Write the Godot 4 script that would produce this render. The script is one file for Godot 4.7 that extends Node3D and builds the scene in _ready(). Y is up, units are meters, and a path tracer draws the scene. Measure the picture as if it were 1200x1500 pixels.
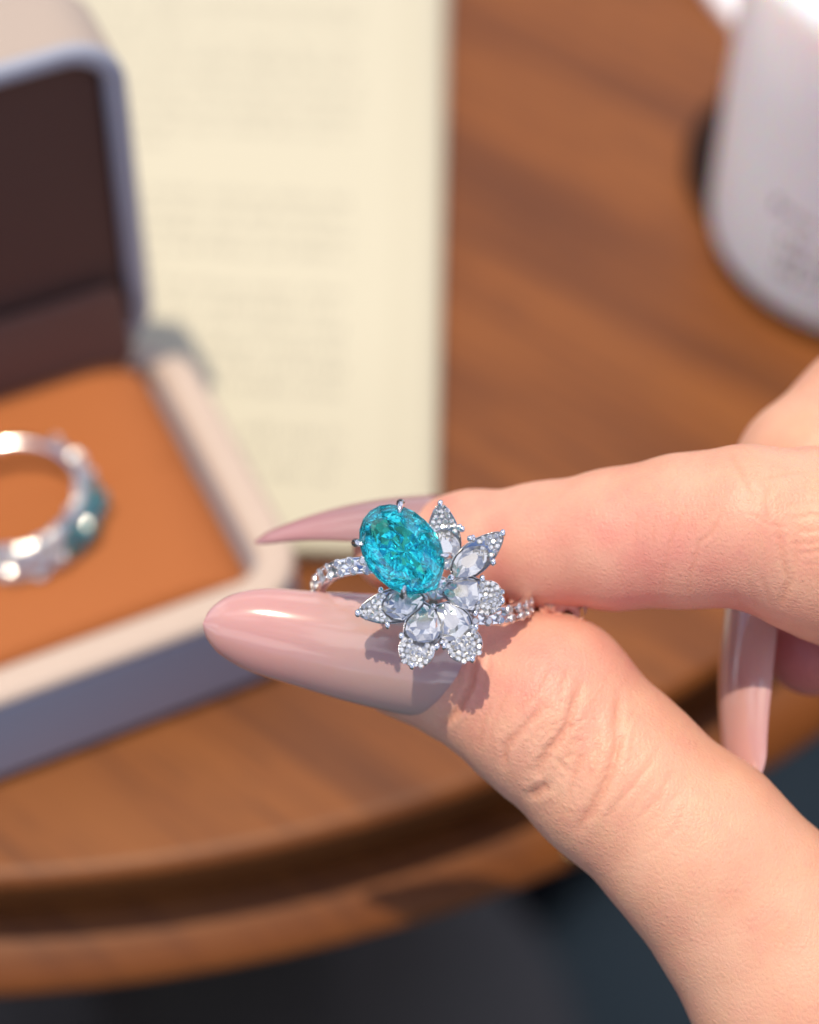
extends Node3D
# A hand pinching a diamond flower ring with a turquoise oval stone, over a small round wooden table in the sun.
# Photograph frame: 1200 x 1500 pixels. See-through helpers: P(x, y, d) is a point d mm beyond the focus distance, G(x, y, h) lies at height h metres.

const PITCH := 51.0
const FPX := 3125.0
const FOCUS := 0.2
const MM := 0.001
var eye := Vector3.ZERO
var fw := Vector3.ZERO
var up := Vector3.ZERO
var rng := RandomNumberGenerator.new()
var used := {}

# ---------------------------------------------------------------- small helpers
func P(x: float, y: float, d := 0.0) -> Vector3:
	var dep := FOCUS + d * MM
	return eye + fw * dep + Vector3.RIGHT * ((x - 600.0) / FPX * dep) + up * ((750.0 - y) / FPX * dep)

func R(px: float, d := 0.0) -> float:
	return px / FPX * (FOCUS + d * MM)

func G(x: float, y: float, h := 0.0) -> Vector3:
	var v := fw + Vector3.RIGHT * ((x - 600.0) / FPX) + up * ((750.0 - y) / FPX)
	return eye + v * ((h - eye.y) / v.y)

func lin(r: float, g: float, b: float, a := 1.0) -> Color:
	var c := Color(r, g, b).linear_to_srgb()
	c.a = a
	return c

func mat(c: Color, rough := 0.6, metal := 0.0) -> StandardMaterial3D:
	var m := StandardMaterial3D.new()
	m.albedo_color = c
	m.roughness = rough
	m.metallic = metal
	return m

func noise_tex(freq: float, size := 512, oct := 3, kind := FastNoiseLite.TYPE_SIMPLEX_SMOOTH, sd := 1) -> NoiseTexture2D:
	var n := FastNoiseLite.new()
	n.noise_type = kind
	n.frequency = freq
	n.fractal_octaves = oct
	n.seed = sd
	var t := NoiseTexture2D.new()
	t.width = size
	t.height = size
	t.seamless = true
	t.noise = n
	return t

func relief(m: StandardMaterial3D, tex: Texture2D, scale_cm: float, tiles: Vector3) -> void:
	m.heightmap_enabled = true
	m.heightmap_texture = tex
	m.heightmap_scale = scale_cm
	m.uv1_triplanar = true
	m.uv1_scale = tiles

# index lists are counter-clockwise seen from outside; closed meshes are turned outward here
func make_mesh(v: PackedVector3Array, f: PackedInt32Array, smooth := true, uv := PackedVector2Array(), col := PackedColorArray(), orient := true) -> ArrayMesh:
	if orient:
		var vol := 0.0
		var o := v[0]
		for i in range(0, f.size(), 3):
			vol += (v[f[i]] - o).dot((v[f[i + 1]] - o).cross(v[f[i + 2]] - o))
		if vol < 0.0:
			for i in range(0, f.size(), 3):
				var t := f[i + 1]
				f[i + 1] = f[i + 2]
				f[i + 2] = t
	var arr := []
	arr.resize(Mesh.ARRAY_MAX)
	if smooth:
		var n := PackedVector3Array()
		n.resize(v.size())
		for i in range(0, f.size(), 3):
			var c := (v[f[i + 1]] - v[f[i]]).cross(v[f[i + 2]] - v[f[i]]) * 1e6
			n[f[i]] += c
			n[f[i + 1]] += c
			n[f[i + 2]] += c
		for i in n.size():
			n[i] = n[i].normalized() if n[i].length_squared() > 0.0 else Vector3.UP
		var g := PackedInt32Array()
		g.resize(f.size())
		for i in range(0, f.size(), 3):
			g[i] = f[i]
			g[i + 1] = f[i + 2]
			g[i + 2] = f[i + 1]
		arr[Mesh.ARRAY_VERTEX] = v
		arr[Mesh.ARRAY_NORMAL] = n
		arr[Mesh.ARRAY_INDEX] = g
		if uv.size():
			arr[Mesh.ARRAY_TEX_UV] = uv
		if col.size():
			arr[Mesh.ARRAY_COLOR] = col
	else:
		var vv := PackedVector3Array()
		var nn := PackedVector3Array()
		for i in range(0, f.size(), 3):
			var a := v[f[i]]
			var b := v[f[i + 1]]
			var c := v[f[i + 2]]
			var nr := ((b - a) * 1e3).cross((c - a) * 1e3).normalized()
			vv.append_array([a, c, b])
			nn.append_array([nr, nr, nr])
		arr[Mesh.ARRAY_VERTEX] = vv
		arr[Mesh.ARRAY_NORMAL] = nn
	var me := ArrayMesh.new()
	me.add_surface_from_arrays(Mesh.PRIMITIVE_TRIANGLES, arr)
	return me

# a skin over a stack of closed loops with the same number of points
func loft(loops: Array, cap := true, smooth := true) -> ArrayMesh:
	var v := PackedVector3Array()
	var f := PackedInt32Array()
	var n: int = loops[0].size()
	for l in loops:
		v.append_array(l)
	for k in loops.size() - 1:
		for i in n:
			var j := (i + 1) % n
			f.append_array([k * n + i, k * n + j, (k + 1) * n + j, k * n + i, (k + 1) * n + j, (k + 1) * n + i])
	if cap:
		for e in [0, loops.size() - 1]:
			var c := Vector3.ZERO
			for p in loops[e]:
				c += p
			var at := v.size()
			v.append(c / n)
			for i in n:
				var j := (i + 1) % n
				if e == 0:
					f.append_array([at, e * n + j, e * n + i])
				else:
					f.append_array([at, e * n + i, e * n + j])
	return make_mesh(v, f, smooth)

# as loft, but the first and last loop are joined (a ring-shaped or walled body)
func loft_ring(loops: Array, smooth := true) -> ArrayMesh:
	var v := PackedVector3Array()
	var f := PackedInt32Array()
	var n: int = loops[0].size()
	var m := loops.size()
	for l in loops:
		v.append_array(l)
	for k in m:
		var q := (k + 1) % m
		for i in n:
			var j := (i + 1) % n
			f.append_array([k * n + i, k * n + j, q * n + j, k * n + i, q * n + j, q * n + i])
	return make_mesh(v, f, smooth)

func rrect(w: float, d: float, r: float, seg := 10) -> PackedVector2Array:
	var o := PackedVector2Array()
	r = maxf(r, 0.0002)
	for c in 4:
		var cx := (w / 2 - r) * (1 if c == 0 or c == 3 else -1)
		var cy := (d / 2 - r) * (1 if c < 2 else -1)
		for i in seg + 1:
			var a := PI / 2 * (c + float(i) / seg)
			o.append(Vector2(cx + r * cos(a), cy + r * sin(a)))
		# points along the straight side, so that the skin bends evenly
		var nx := c + 1
		var ex := (w / 2 - r) * (1 if nx % 4 == 0 or nx % 4 == 3 else -1)
		var ey := (d / 2 - r) * (1 if nx % 4 < 2 else -1)
		var a2 := PI / 2 * nx
		var p0 := o[o.size() - 1]
		var p1 := Vector2(ex + r * cos(a2), ey + r * sin(a2))
		for i in range(1, 8):
			o.append(p0.lerp(p1, i / 8.0))
	return o

func ring_of(loop: PackedVector2Array, h: float) -> PackedVector3Array:
	var o := PackedVector3Array()
	for p in loop:
		o.append(Vector3(p.x, h, p.y))
	return o

func circle(r: float, h: float, n := 96, c := Vector3.ZERO) -> PackedVector3Array:
	var o := PackedVector3Array()
	for i in n:
		var a := TAU * i / n
		o.append(c + Vector3(r * cos(a), h, r * sin(a)))
	return o

func add(called: String, me: Mesh, m: Material, parent: Node = self, at := Transform3D()) -> MeshInstance3D:
	var o := MeshInstance3D.new()
	o.mesh = me
	o.material_override = m
	o.transform = at
	put(o, called, parent)
	return o

func put(o: Node, called: String, parent: Node = self) -> void:
	var key := str(parent.get_instance_id()) + called
	var k: int = used.get(key, 0)
	used[key] = k + 1
	o.name = called if k == 0 else "%s_%03d" % [called, k]
	parent.add_child(o, true)

func thing(called: String, label: String, category: String, at: Transform3D, group := "") -> Node3D:
	var o := Node3D.new()
	o.transform = at
	put(o, called)
	tag(o, label, category, group)
	return o

func tag(o: Node, label: String, category: String, group := "") -> void:
	o.set_meta("label", label)
	o.set_meta("category", category)
	if group:
		o.set_meta("group", group)

# ---------------------------------------------------------------- camera, sky, sun
func setup() -> void:
	var a := deg_to_rad(PITCH)
	fw = Vector3(0, -sin(a), -cos(a))
	up = Vector3(0, cos(a), -sin(a))
	eye = Vector3(0, 0.233, FOCUS * cos(a))
	var cam := Camera3D.new()
	cam.name = "camera"
	cam.keep_aspect = Camera3D.KEEP_HEIGHT
	cam.fov = rad_to_deg(2.0 * atan(750.0 / FPX))
	cam.near = 0.01
	cam.far = 400.0
	cam.transform = Transform3D(Basis(Vector3.RIGHT, up, -fw), eye)
	var at := CameraAttributesPhysical.new()
	at.frustum_focal_length = 50.0
	at.frustum_near = 0.01
	at.frustum_far = 400.0
	at.frustum_focus_distance = 0.1985
	at.exposure_aperture = 7.0
	cam.attributes = at
	add_child(cam)
	var env := Environment.new()
	env.background_mode = Environment.BG_SKY
	env.tonemap_mode = Environment.TONE_MAPPER_LINEAR
	env.tonemap_exposure = 0.93
	env.sdfgi_enabled = true
	env.ssao_enabled = true
	env.ssil_enabled = true
	var sky := Sky.new()
	var sm := ProceduralSkyMaterial.new()
	sm.sky_top_color = Color(0.34, 0.46, 0.70)
	sm.sky_horizon_color = Color(0.62, 0.72, 0.88)
	sm.sky_curve = 0.12
	sm.ground_bottom_color = Color(0.16, 0.15, 0.14)
	sm.ground_horizon_color = Color(0.34, 0.32, 0.30)
	sm.energy_multiplier = 1.0
	sm.sky_cover = added_cloud_cover()
	sm.sky_cover_modulate = Color(1.08, 1.06, 1.04)
	sky.sky_material = sm
	env.sky = sky
	var we := WorldEnvironment.new()
	we.name = "environment"
	we.environment = env
	add_child(we)
	var sun := DirectionalLight3D.new()
	sun.name = "sun"
	sun.light_energy = 1.34
	sun.light_color = Color(1.0, 0.94, 0.84)
	sun.light_angular_distance = 0.5
	sun.shadow_enabled = true
	sun.transform = Transform3D(Basis.looking_at(-Vector3(-0.12, 0.98, 0.03).normalized(), Vector3.FORWARD), Vector3(-1, 2, 0))
	add_child(sun)

# scattered white clouds, unseen and added for contrast in the stones' reflections
func added_cloud_cover() -> ImageTexture:
	var n := FastNoiseLite.new()
	n.seed = 17
	n.frequency = 1.5
	n.fractal_octaves = 5
	n.fractal_gain = 0.52
	var im := Image.create_empty(768, 384, false, Image.FORMAT_RGBA8)
	for y in 384:
		var el := (0.5 - (y + 0.5) / 384.0) * PI
		for x in 768:
			var az := (x + 0.5) / 768.0 * TAU
			var p := Vector3(cos(el) * cos(az), sin(el) * 1.5, cos(el) * sin(az))
			var c := smoothstep(-0.07, 0.15, n.get_noise_3dv(p))
			im.set_pixel(x, y, Color(1, 1, 1, c))
	return ImageTexture.create_from_image(im)

# ---------------------------------------------------------------- floor and table
func wood_image(sd: int) -> ImageTexture:
	var n := FastNoiseLite.new()
	n.seed = sd
	n.frequency = 0.01
	n.fractal_octaves = 3
	var fine := FastNoiseLite.new()
	fine.seed = sd + 5
	fine.frequency = 0.05
	fine.fractal_octaves = 2
	var im := Image.create_empty(512, 1024, false, Image.FORMAT_RGB8)
	var dark := Color(0.088, 0.025, 0.0045)
	var mid := Color(0.172, 0.051, 0.0075)
	var pale := Color(0.240, 0.078, 0.013)
	for y in 1024:
		for x in 512:
			var band := n.get_noise_2d(x * 0.45, y * 2.2) * 0.9 + 0.5
			var streak := fine.get_noise_2d(x * 0.10, y * 3.2) * 0.5
			var pore := fine.get_noise_2d(x * 0.5 + 700.0, y * 9.0)
			var t := clampf(0.5 + (band - 0.5) * 0.62 + streak * 0.55, 0.0, 1.0)
			var c := dark.lerp(mid, clampf(t * 1.8, 0.0, 1.0)).lerp(pale, clampf(t * 1.5 - 0.7, 0.0, 1.0))
			if pore > 0.34:
				c = c.lerp(dark, clampf((pore - 0.34) * 3.0, 0.0, 0.7))
			im.set_pixel(x, y, c.linear_to_srgb())
	return ImageTexture.create_from_image(im)

func lathe(prof: Array, n := 160) -> ArrayMesh:
	var loops := []
	for p in prof:
		loops.append(circle(p[0] * MM, p[1] * MM, n))
	return loft(loops)

func build_table() -> void:
	# ground
	var fl := MeshInstance3D.new()
	var pm := PlaneMesh.new()
	pm.size = Vector2(300, 300)
	fl.mesh = pm
	fl.position = Vector3(0, -0.45, 0)
	var fm := mat(lin(0.018, 0.032, 0.033), 0.7)
	relief(fm, noise_tex(0.02, 512, 4), 0.2, Vector3(3, 3, 3))
	fl.material_override = fm
	put(fl, "floor")
	fl.set_meta("kind", "structure")
	var top := mat(Color.WHITE, 0.5)
	top.albedo_texture = wood_image(11)
	top.uv1_triplanar = true
	top.uv1_scale = Vector3(2.6, 2.6, 2.6)
	top.metallic_specular = 0.42
	var edge := top.duplicate()
	edge.uv1_scale = Vector3(1.3, 5.0, 5.0)
	var t := thing("round_table", "small round walnut brown wooden table with a stepped lower lip round its edge", "table", Transform3D(Basis(Vector3.UP, deg_to_rad(-38)), Vector3(-0.0599, 0, -0.1764)))
	add("table_top", lathe([[5, -13.8], [166, -13.8], [170, -11.0], [171.6, -4.6], [172.4, -3], [172.5, -1.6], [171.8, -0.5], [170.4, 0], [150, 0], [60, 0], [5, 0]]), top, t)
	add("lower_lip", lathe([[60, -24], [206, -24], [212, -23.0], [215, -21.5], [215.3, -20.2], [213.5, -17.6], [209, -15.4], [204, -14.5], [190, -14.3], [174, -14.1], [60, -14.0]]), edge, t, Transform3D(Basis(), Vector3(-0.0077, 0, -0.0374) * Basis(Vector3.UP, deg_to_rad(-38))))
	var dk := mat(lin(0.018, 0.012, 0.009), 0.5)
	add("pedestal", lathe([[120, -449], [118, -440], [40, -400], [36, -250], [60, -120], [120, -50], [170, -30], [172, -26], [168, -24.4], [100, -24.3]]), dk, t)
	add("brass_stud", lathe([[0.5, 0], [1.5, 0], [1.6, 0.3], [1.3, 0.6], [0.6, 0.85], [0.2, 0.9]], 24), mat(lin(0.75, 0.55, 0.25), 0.25, 1.0), t, t.transform.affine_inverse() * Transform3D(Basis(), G(842, 1240, -0.0143)))

# ---------------------------------------------------------------- page, bottle, napkin
func build_shadow_sheet() -> void:  # black sheet laid on the floor in place of the table's shadow
	var a := G(845, 1315, -0.45)
	var b := G(640, 1505, -0.45)
	var z := (b - a)
	z.y = 0.0
	z = z.normalized()
	var x := Vector3.UP.cross(z)
	if x.x < 0.0:
		x = -x
	var m := mat(lin(0.004, 0.004, 0.0045), 1.0)
	m.metallic_specular = 0.1
	relief(m, noise_tex(0.09, 256, 2), 0.05, Vector3(20, 20, 20))
	var loops := []
	for q in [[0.004, 0.0], [0.0, 0.003], [0.0, 0.007], [0.003, 0.010]]:
		loops.append(ring_of(rrect(0.8 - 2 * q[0], 1.2 - 2 * q[0], 0.03, 6), q[1]))
	var o := add("shadow_sheet", loft(loops), m, self, Transform3D(Basis(x, Vector3.UP, x.cross(Vector3.UP)), a.lerp(b, 0.5) - x * 0.4 + Vector3(0, 0.001, 0)))
	tag(o, "black sheet on the floor standing for the shadow of the round table", "mat")

func text_image(w: int, h: int, rows: Array, ink: Color, paper: Color, sd: int) -> ImageTexture:
	# rows: [x0, y0, x1, height, skew]: unreadable lines of printed words
	rng.seed = sd
	var im := Image.create_empty(w, h, false, Image.FORMAT_RGB8)
	im.fill(paper)
	for r in rows:
		var x: float = r[0]
		while x < r[2]:
			var word: float = rng.randf_range(2.0, 7.0) * r[3] * 0.62
			var e: float = minf(x + word, r[2])
			while x < e:
				var g: float = r[3] * rng.randf_range(0.35, 0.6)
				var tall: float = r[3] * (1.0 if rng.randf() < 0.3 else 0.66)
				var y: float = r[1] + r[3] - tall + (x - r[0]) * r[4]
				im.fill_rect(Rect2i(int(x), int(y), maxi(1, int(g * 0.42)), int(tall)), ink)
				if rng.randf() < 0.7:
					im.fill_rect(Rect2i(int(x), int(y + (tall * 0.8 if rng.randf() < 0.5 else 0.0)), maxi(1, int(g * 0.9)), maxi(1, int(r[3] * 0.16))), ink)
				x += g * 1.25
			x += r[3] * 0.55
	return ImageTexture.create_from_image(im)

func build_page() -> void:
	var a := G(654, 0)
	var b := G(641, 728)
	var z := (a - b).normalized()
	var corner := G(640, 832)
	var t := thing("booklet", "cream paper booklet with faint grey print lying behind the open ring box", "booklet", Transform3D(Basis(Vector3.UP.cross(-z), Vector3.UP, -z), corner))
	# local axes: x to the right, y up, -z away
	var w := 0.088
	var len := 0.19
	var paper := mat(lin(0.50, 0.465, 0.35), 0.8)
	relief(paper, noise_tex(0.03, 512, 4), 0.006, Vector3(9, 9, 9))
	# page block with a rounded fore edge on the right
	var prof := [Vector2(-w, 0.0003), Vector2(-0.003, 0.0003), Vector2(-0.0012, 0.0006), Vector2(-0.0002, 0.0016), Vector2(0, 0.0026), Vector2(-0.0004, 0.0036), Vector2(-0.0016, 0.0045), Vector2(-0.0032, 0.0049), Vector2(-0.006, 0.005), Vector2(-w, 0.005)]
	var loops := []
	for k in 2:
		var l := PackedVector3Array()
		for p in prof:
			l.append(Vector3(p.x, p.y, -len * k))
		loops.append(l)
	add("page_block", loft(loops), paper, t)
	# the printed sheet, a hair above the block
	var rows := []
	for y in range(40, 1500, 34):
		if y in range(300, 350) or y in range(500, 560) or y in range(905, 965):
			continue
		var e := 640 if (y / 34) % 7 != 5 else 380
		rows.append([60, y, e, 17, 0.055])
	var sheet := mat(Color.WHITE, 0.75)
	sheet.albedo_texture = text_image(700, 1600, rows, Color(0.52, 0.495, 0.44), lin(0.515, 0.48, 0.365), 3)
	var v := PackedVector3Array()
	var uv := PackedVector2Array()
	var f := PackedInt32Array()
	var nx := 6
	for j in 9:
		for i in nx + 1:
			var u := float(i) / nx
			var s := j / 8.0
			v.append(Vector3(lerpf(-w + 0.001, -0.0075, u), 0.00515, lerpf(-0.0008, -len + 0.001, s)))
			uv.append(Vector2(u, 1.0 - s))
	for j in 8:
		for i in nx:
			var q := j * (nx + 1) + i
			f.append_array([q, q + 1, q + nx + 2, q, q + nx + 2, q + nx + 1])
	add("printed_page", make_mesh(v, f, true, uv, PackedColorArray(), false), sheet, t)

func build_bottle() -> void:
	var rad := 0.0262
	var c := G(1038, 350) + Vector3(rad * 0.985, 0, 0)
	c.y = 0.0
	var t := thing("white_bottle", "glossy white bottle with small grey print standing at the table's right side", "bottle", Transform3D(Basis(), c))
	var prof := [[0.5, 0.6], [20.0, 0.5], [22.6, 0.9], [24.6, 2.0], [25.8, 3.9], [26.2, 6.2], [26.2, 20.0], [26.2, 36.0], [26.2, 54.0], [25.8, 56.0], [24.0, 58.0], [20.0, 59.0], [14.0, 59.6], [12.0, 60.0], [11.6, 64.0], [0.5, 64.2]]
	var n := 96
	var v := PackedVector3Array()
	var uv := PackedVector2Array()
	var f := PackedInt32Array()
	for k in prof.size():
		for i in n + 1:
			var a := TAU * i / n
			v.append(Vector3(prof[k][0] * MM * sin(a), prof[k][1] * MM, prof[k][0] * MM * cos(a)))
			uv.append(Vector2(float(i) / n, 1.0 - prof[k][1] / 110.0))
	for k in prof.size() - 1:
		for i in n:
			var q := k * (n + 1) + i
			f.append_array([q, q + 1, q + n + 2, q, q + n + 2, q + n + 1])
	var m := mat(Color.WHITE, 0.28)
	# print: u 0 faces the viewer; the visible left quarter runs from u 0.75 to 1
	var rows := []
	for k in 4:
		rows.append([880 - (0 if k == 0 else -14), 800 + k * 30 + (0 if k == 0 else 12), 1024, 19, 0.02])
	for k in 4:
		rows.append([0, 803 + k * 30, 150, 19, 0.0])
	m.albedo_texture = text_image(1024, 1024, rows, Color(0.20, 0.21, 0.26), lin(0.90, 0.945, 0.98), 8)
	m.clearcoat_enabled = true
	m.clearcoat = 0.4
	m.clearcoat_roughness = 0.1
	m.subsurf_scatter_enabled = true
	m.subsurf_scatter_strength = 0.85
	add("bottle_body", make_mesh(v, f, true, uv), m, t)
	var cap := mat(lin(0.75, 0.76, 0.78), 0.35)
	add("cap", lathe([[0.5, 64.5], [15.2, 64.5], [15.8, 65.2], [15.8, 76], [15.0, 77.2], [0.5, 77.5]], 64), cap, t)
	# dark round disc behind it
	var cm := mat(lin(0.022, 0.012, 0.010), 0.8)
	cm.metallic_specular = 0.15
	var cc := G(1004, 272) + Vector3(0.026, 0, -0.002)
	var co := add("dark_disc", lathe([[0.5, 0.3], [25.0, 0.3], [25.8, 0.8], [26.0, 1.6], [25.6, 2.4], [24.8, 2.8], [23.0, 2.9], [21.5, 2.3], [0.5, 2.2]], 96), cm, self, Transform3D(Basis(), cc))
	tag(co, "flat dark brown round disc half hidden behind the white bottle", "dark_disc")
	# folded white napkin further back
	var nm := mat(lin(0.78, 0.76, 0.78), 0.85)
	relief(nm, noise_tex(0.05, 256, 3), 0.01, Vector3(40, 40, 40))
	var n0 := G(1028, -12)
	var n1 := G(1092, 62)
	var ex := (n1 - n0).normalized()
	var ez := ex.cross(Vector3.UP)
	if ez.x < 0.0:
		ez = -ez
	var loops := []
	for q in [[0.0, 0.3], [0.3, 0.0], [0.5, 0.9], [0.3, 1.9], [0.0, 2.2]]:
		var l := PackedVector3Array()
		for p in rrect(0.06 + q[0] * MM, 0.06 + q[0] * MM, 0.002, 4):
			l.append(Vector3(p.x, (q[1] + 0.25) * MM + 0.0006 * sin(p.x * 190.0), p.y))
		loops.append(l)
	var nb := Basis(ex, Vector3.UP, ex.cross(Vector3.UP))
	var np := n1 - ex * 0.03 + ez * 0.03
	var nap := add("napkin", loft(loops), nm, self, Transform3D(nb, np))
	tag(nap, "corner of a folded white napkin behind the white bottle", "napkin")

# ---------------------------------------------------------------- ring box
func build_box() -> void:
	var yaw := deg_to_rad(25.0)
	var b := Basis(Vector3.UP, yaw)         # local x: along the front to the right, local -z: to the back
	var w := 0.064
	var d := 0.0565
	var h := 0.017
	# outer front right corner (square) at that place
	var corner := Vector3(-0.0118, 0, -0.0373)
	var o := corner - b * Vector3(w / 2, 0, d / 2)
	var t := thing("ring_box", "open ring box with cream fabric outside and orange suede cushion inside", "box", Transform3D(b, o))
	var cloth := mat(lin(0.53, 0.42, 0.345), 0.72)
	relief(cloth, twill_image(), 0.004, Vector3(150, 150, 150))
	cloth.rim_enabled = true
	cloth.rim = 0.25
	var wt := 0.0052
	var cr := 0.009
	var loops := []
	for q in [[0.0, 0.0004, 0.0012], [0.0, 0.0, 0.0], [0.0, 0.002, -0.0012], [0, 0, 0]]:
		pass
	var outer := func(inset: float, y: float) -> PackedVector3Array:
		var l := ring_of(rrect(w - 2 * inset, d - 2 * inset, maxf(cr - inset, 0.001)), y)
		for i in l.size():
			if y > h - 0.007:
				l[i].y -= 0.006 * smoothstep(-d / 2 + 0.012, -d / 2 + 0.006, l[i].z)   # the back wall is lower, for the hinge
		return l
	loops = [outer.call(0.0015, 0.0003), outer.call(0.0004, 0.0006), outer.call(0.0, 0.0016), outer.call(0.0, h * 0.5), outer.call(0.0, h - 0.0016), outer.call(0.0004, h - 0.0006), outer.call(0.0014, h), outer.call(wt - 0.0012, h), outer.call(wt - 0.0003, h - 0.0006), outer.call(wt, h - 0.0016), outer.call(wt, h - 0.006), outer.call(wt, 0.004)]
	loops.append(outer.call(wt + 0.004, 0.0036))
	var shaded_cloth := mat(lin(0.34, 0.36, 0.43), 0.6)  # blue-grey for box side and lid lip: shade on cream cloth, painted in
	relief(shaded_cloth, noise_tex(0.08, 256, 3), 0.006, Vector3(60, 60, 60))
	var side_loops := []
	for q in [[0.0015, 0.0003], [0.0004, 0.0006], [0.0, 0.0016], [0.0, 0.008], [0.0, h - 0.0024], [0.0003, h - 0.0019], [0.002, h - 0.0018], [wt + 0.0002, h - 0.0026], [wt + 0.0004, 0.005], [wt + 0.004, 0.0036]]:
		side_loops.append(outer.call(q[0], q[1]))
	var base := add("base", loft(side_loops), shaded_cloth, t)
	var rim_loops := []
	for q in [[0.0022, h - 0.0024], [0.0002, h - 0.0016], [0.0, h - 0.0010], [0.0005, h - 0.0003], [0.0014, h], [wt - 0.0012, h], [wt - 0.0003, h - 0.0006], [wt, h - 0.0016], [wt, h - 0.009], [wt - 0.0008, h - 0.009], [wt - 0.0012, h - 0.0024]]:
		rim_loops.append(outer.call(q[0], q[1]))
	add("rim", loft_ring(rim_loops), cloth, base)
	# cushion: two suede pillows with a slot for the ring
	var suede := mat(lin(0.37, 0.112, 0.026), 0.85)
	relief(suede, noise_tex(0.06, 512, 4), 0.012, Vector3(30, 30, 30))
	suede.rim_enabled = true
	suede.rim = 0.5
	suede.rim_tint = 0.7
	var pw := w - 2 * wt - 0.0004
	var pd := d - 2 * wt - 0.0004
	# the two halves of the cushion, with the slot between them
	var slot: float = (t.transform.affine_inverse() * G(22, 744, h)).z - 0.001
	for k in 2:
		var z0: float = -pd / 2 if k == 0 else slot - 0.0022
		var z1: float = slot + 0.0022 if k == 0 else pd / 2
		loops = []
		for q in [[0.0, 0.004], [0.0, h - 0.0085], [0.0002, h - 0.0068], [0.0009, h - 0.0052], [0.0022, h - 0.0036], [0.0042, h - 0.0024], [0.0068, h - 0.0016], [0.0095, h - 0.0012]]:
			var l := PackedVector3Array()
			var kk: float = minf(1.0, q[0] * 0.9)
			for p in rrect(pw - 2 * q[0], (z1 - z0) - 2 * q[0] * 0.3, maxf(cr - wt + 0.0005 - q[0], 0.0006)):
				l.append(Vector3(p.x, q[1] + kk * 0.0, p.y + (z0 + z1) * 0.5))
			loops.append(l)
		add("cushion", loft(loops), suede, t)
	# lid, swung up on the hinge at the back
	var lean := deg_to_rad(-87.0)
	var lb := Basis(Vector3.RIGHT, lean)       # closed lid would lie on the base; turned up about the back edge
	var lt := 0.0155
	var lw := 0.0025
	var lh := 0.0560
	var lwide := w - 0.0050
	var hinge := Vector3(0, h - 0.0035, -d / 2 + wt - 0.0004)
	var lidb := Transform3D(lb, hinge)
	# local to the lid: x along the hinge, z from the hinge to the lip (0..d), y away from the rim plane (the top of the lid)
	var lo := func(inset: float, y: float) -> PackedVector3Array:
		var l := PackedVector3Array()
		for p in rrect(lwide - 2 * inset, lh - 2 * inset, maxf(0.0075 - inset, 0.001)):
			l.append(lidb * Vector3(p.x, y, p.y + lh / 2))
		return l
	loops = [lo.call(0.014, lt), lo.call(0.004, lt - 0.0002), lo.call(0.0012, lt - 0.0012), lo.call(0.0, lt - 0.0036), lo.call(0.0, 0.0016), lo.call(0.0004, 0.0012), lo.call(0.0012, 0.001), lo.call(lw - 0.001, 0.001), lo.call(lw - 0.0003, 0.0011), lo.call(lw, 0.0018), lo.call(lw, lt - 0.004), lo.call(lw + 0.001, lt - 0.003), lo.call(0.014, lt - 0.0026)]
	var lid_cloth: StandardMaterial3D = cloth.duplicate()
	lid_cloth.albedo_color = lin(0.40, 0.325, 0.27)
	var lid := add("lid", loft(loops), lid_cloth, t)
	loops = []
	for q in [[0.0006, 0.0014], [-0.0001, 0.0012], [-0.0001, 0.0005], [0.0004, 0.0], [0.0010, -0.0002], [lw - 0.0005, -0.0002], [lw + 0.0002, 0.0003], [lw + 0.0003, 0.0022], [lw - 0.0005, 0.0022]]:
		loops.append(lo.call(q[0], q[1]))
	add("lid_lip", loft_ring(loops), shaded_cloth, lid)
	var lining := mat(lin(0.085, 0.038, 0.028), 0.8)
	relief(lining, noise_tex(0.06, 512, 4, FastNoiseLite.TYPE_SIMPLEX_SMOOTH, 4), 0.01, Vector3(30, 30, 30))
	lining.rim_enabled = true
	lining.rim = 0.3
	loops = []
	for q in [[lw + 0.0002, 0.0016], [lw + 0.0009, 0.0016], [lw + 0.0010, lt - 0.0072], [lw + 0.003, lt - 0.0058], [lw + 0.007, lt - 0.005], [lw + 0.014, lt - 0.0046]]:
		loops.append(lo.call(q[0], q[1]))
	loops.append(lo.call(lw + 0.014, lt - 0.0032))
	loops.append(lo.call(lw + 0.0002, lt - 0.0046))
	add("lid_lining", loft(loops), lining, lid)
	# suede-covered hinge panel between cushion and lid
	loops = []
	for q in [[0.0012, -0.0007], [0.0002, -0.0004], [0.0, 0.0], [0.0002, 0.0004], [0.0012, 0.0007]]:
		var l := PackedVector3Array()
		for p in rrect(pw - 0.002 - 2 * q[0], 0.0145 - 2 * q[0], 0.0025):
			l.append(Vector3(p.x, h + 0.0035 + p.y, -d / 2 + wt + 0.0012 + q[1] - 0.10 * p.y))
		loops.append(l)
	var panel: StandardMaterial3D = lining.duplicate()
	panel.albedo_color = lin(0.13, 0.062, 0.045)
	add("hinge_panel", loft(loops), panel, t)
	# hinge barrel
	var steel := mat(lin(0.45, 0.46, 0.48), 0.35, 1.0)
	var hl := []
	for x in [-0.027, -0.0265, 0.0265, 0.027]:
		var l := PackedVector3Array()
		for i in 14:
			var a := TAU * i / 14
			var r := 0.0008 if absf(x) < 0.0268 else 0.0005
			l.append(Vector3(x, h - 0.0062 + r * sin(a), -d / 2 - 0.0012 + r * cos(a)))
		hl.append(l)
	add("hinge", loft(hl), steel, t)
	build_second_ring(t, h)

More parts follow.
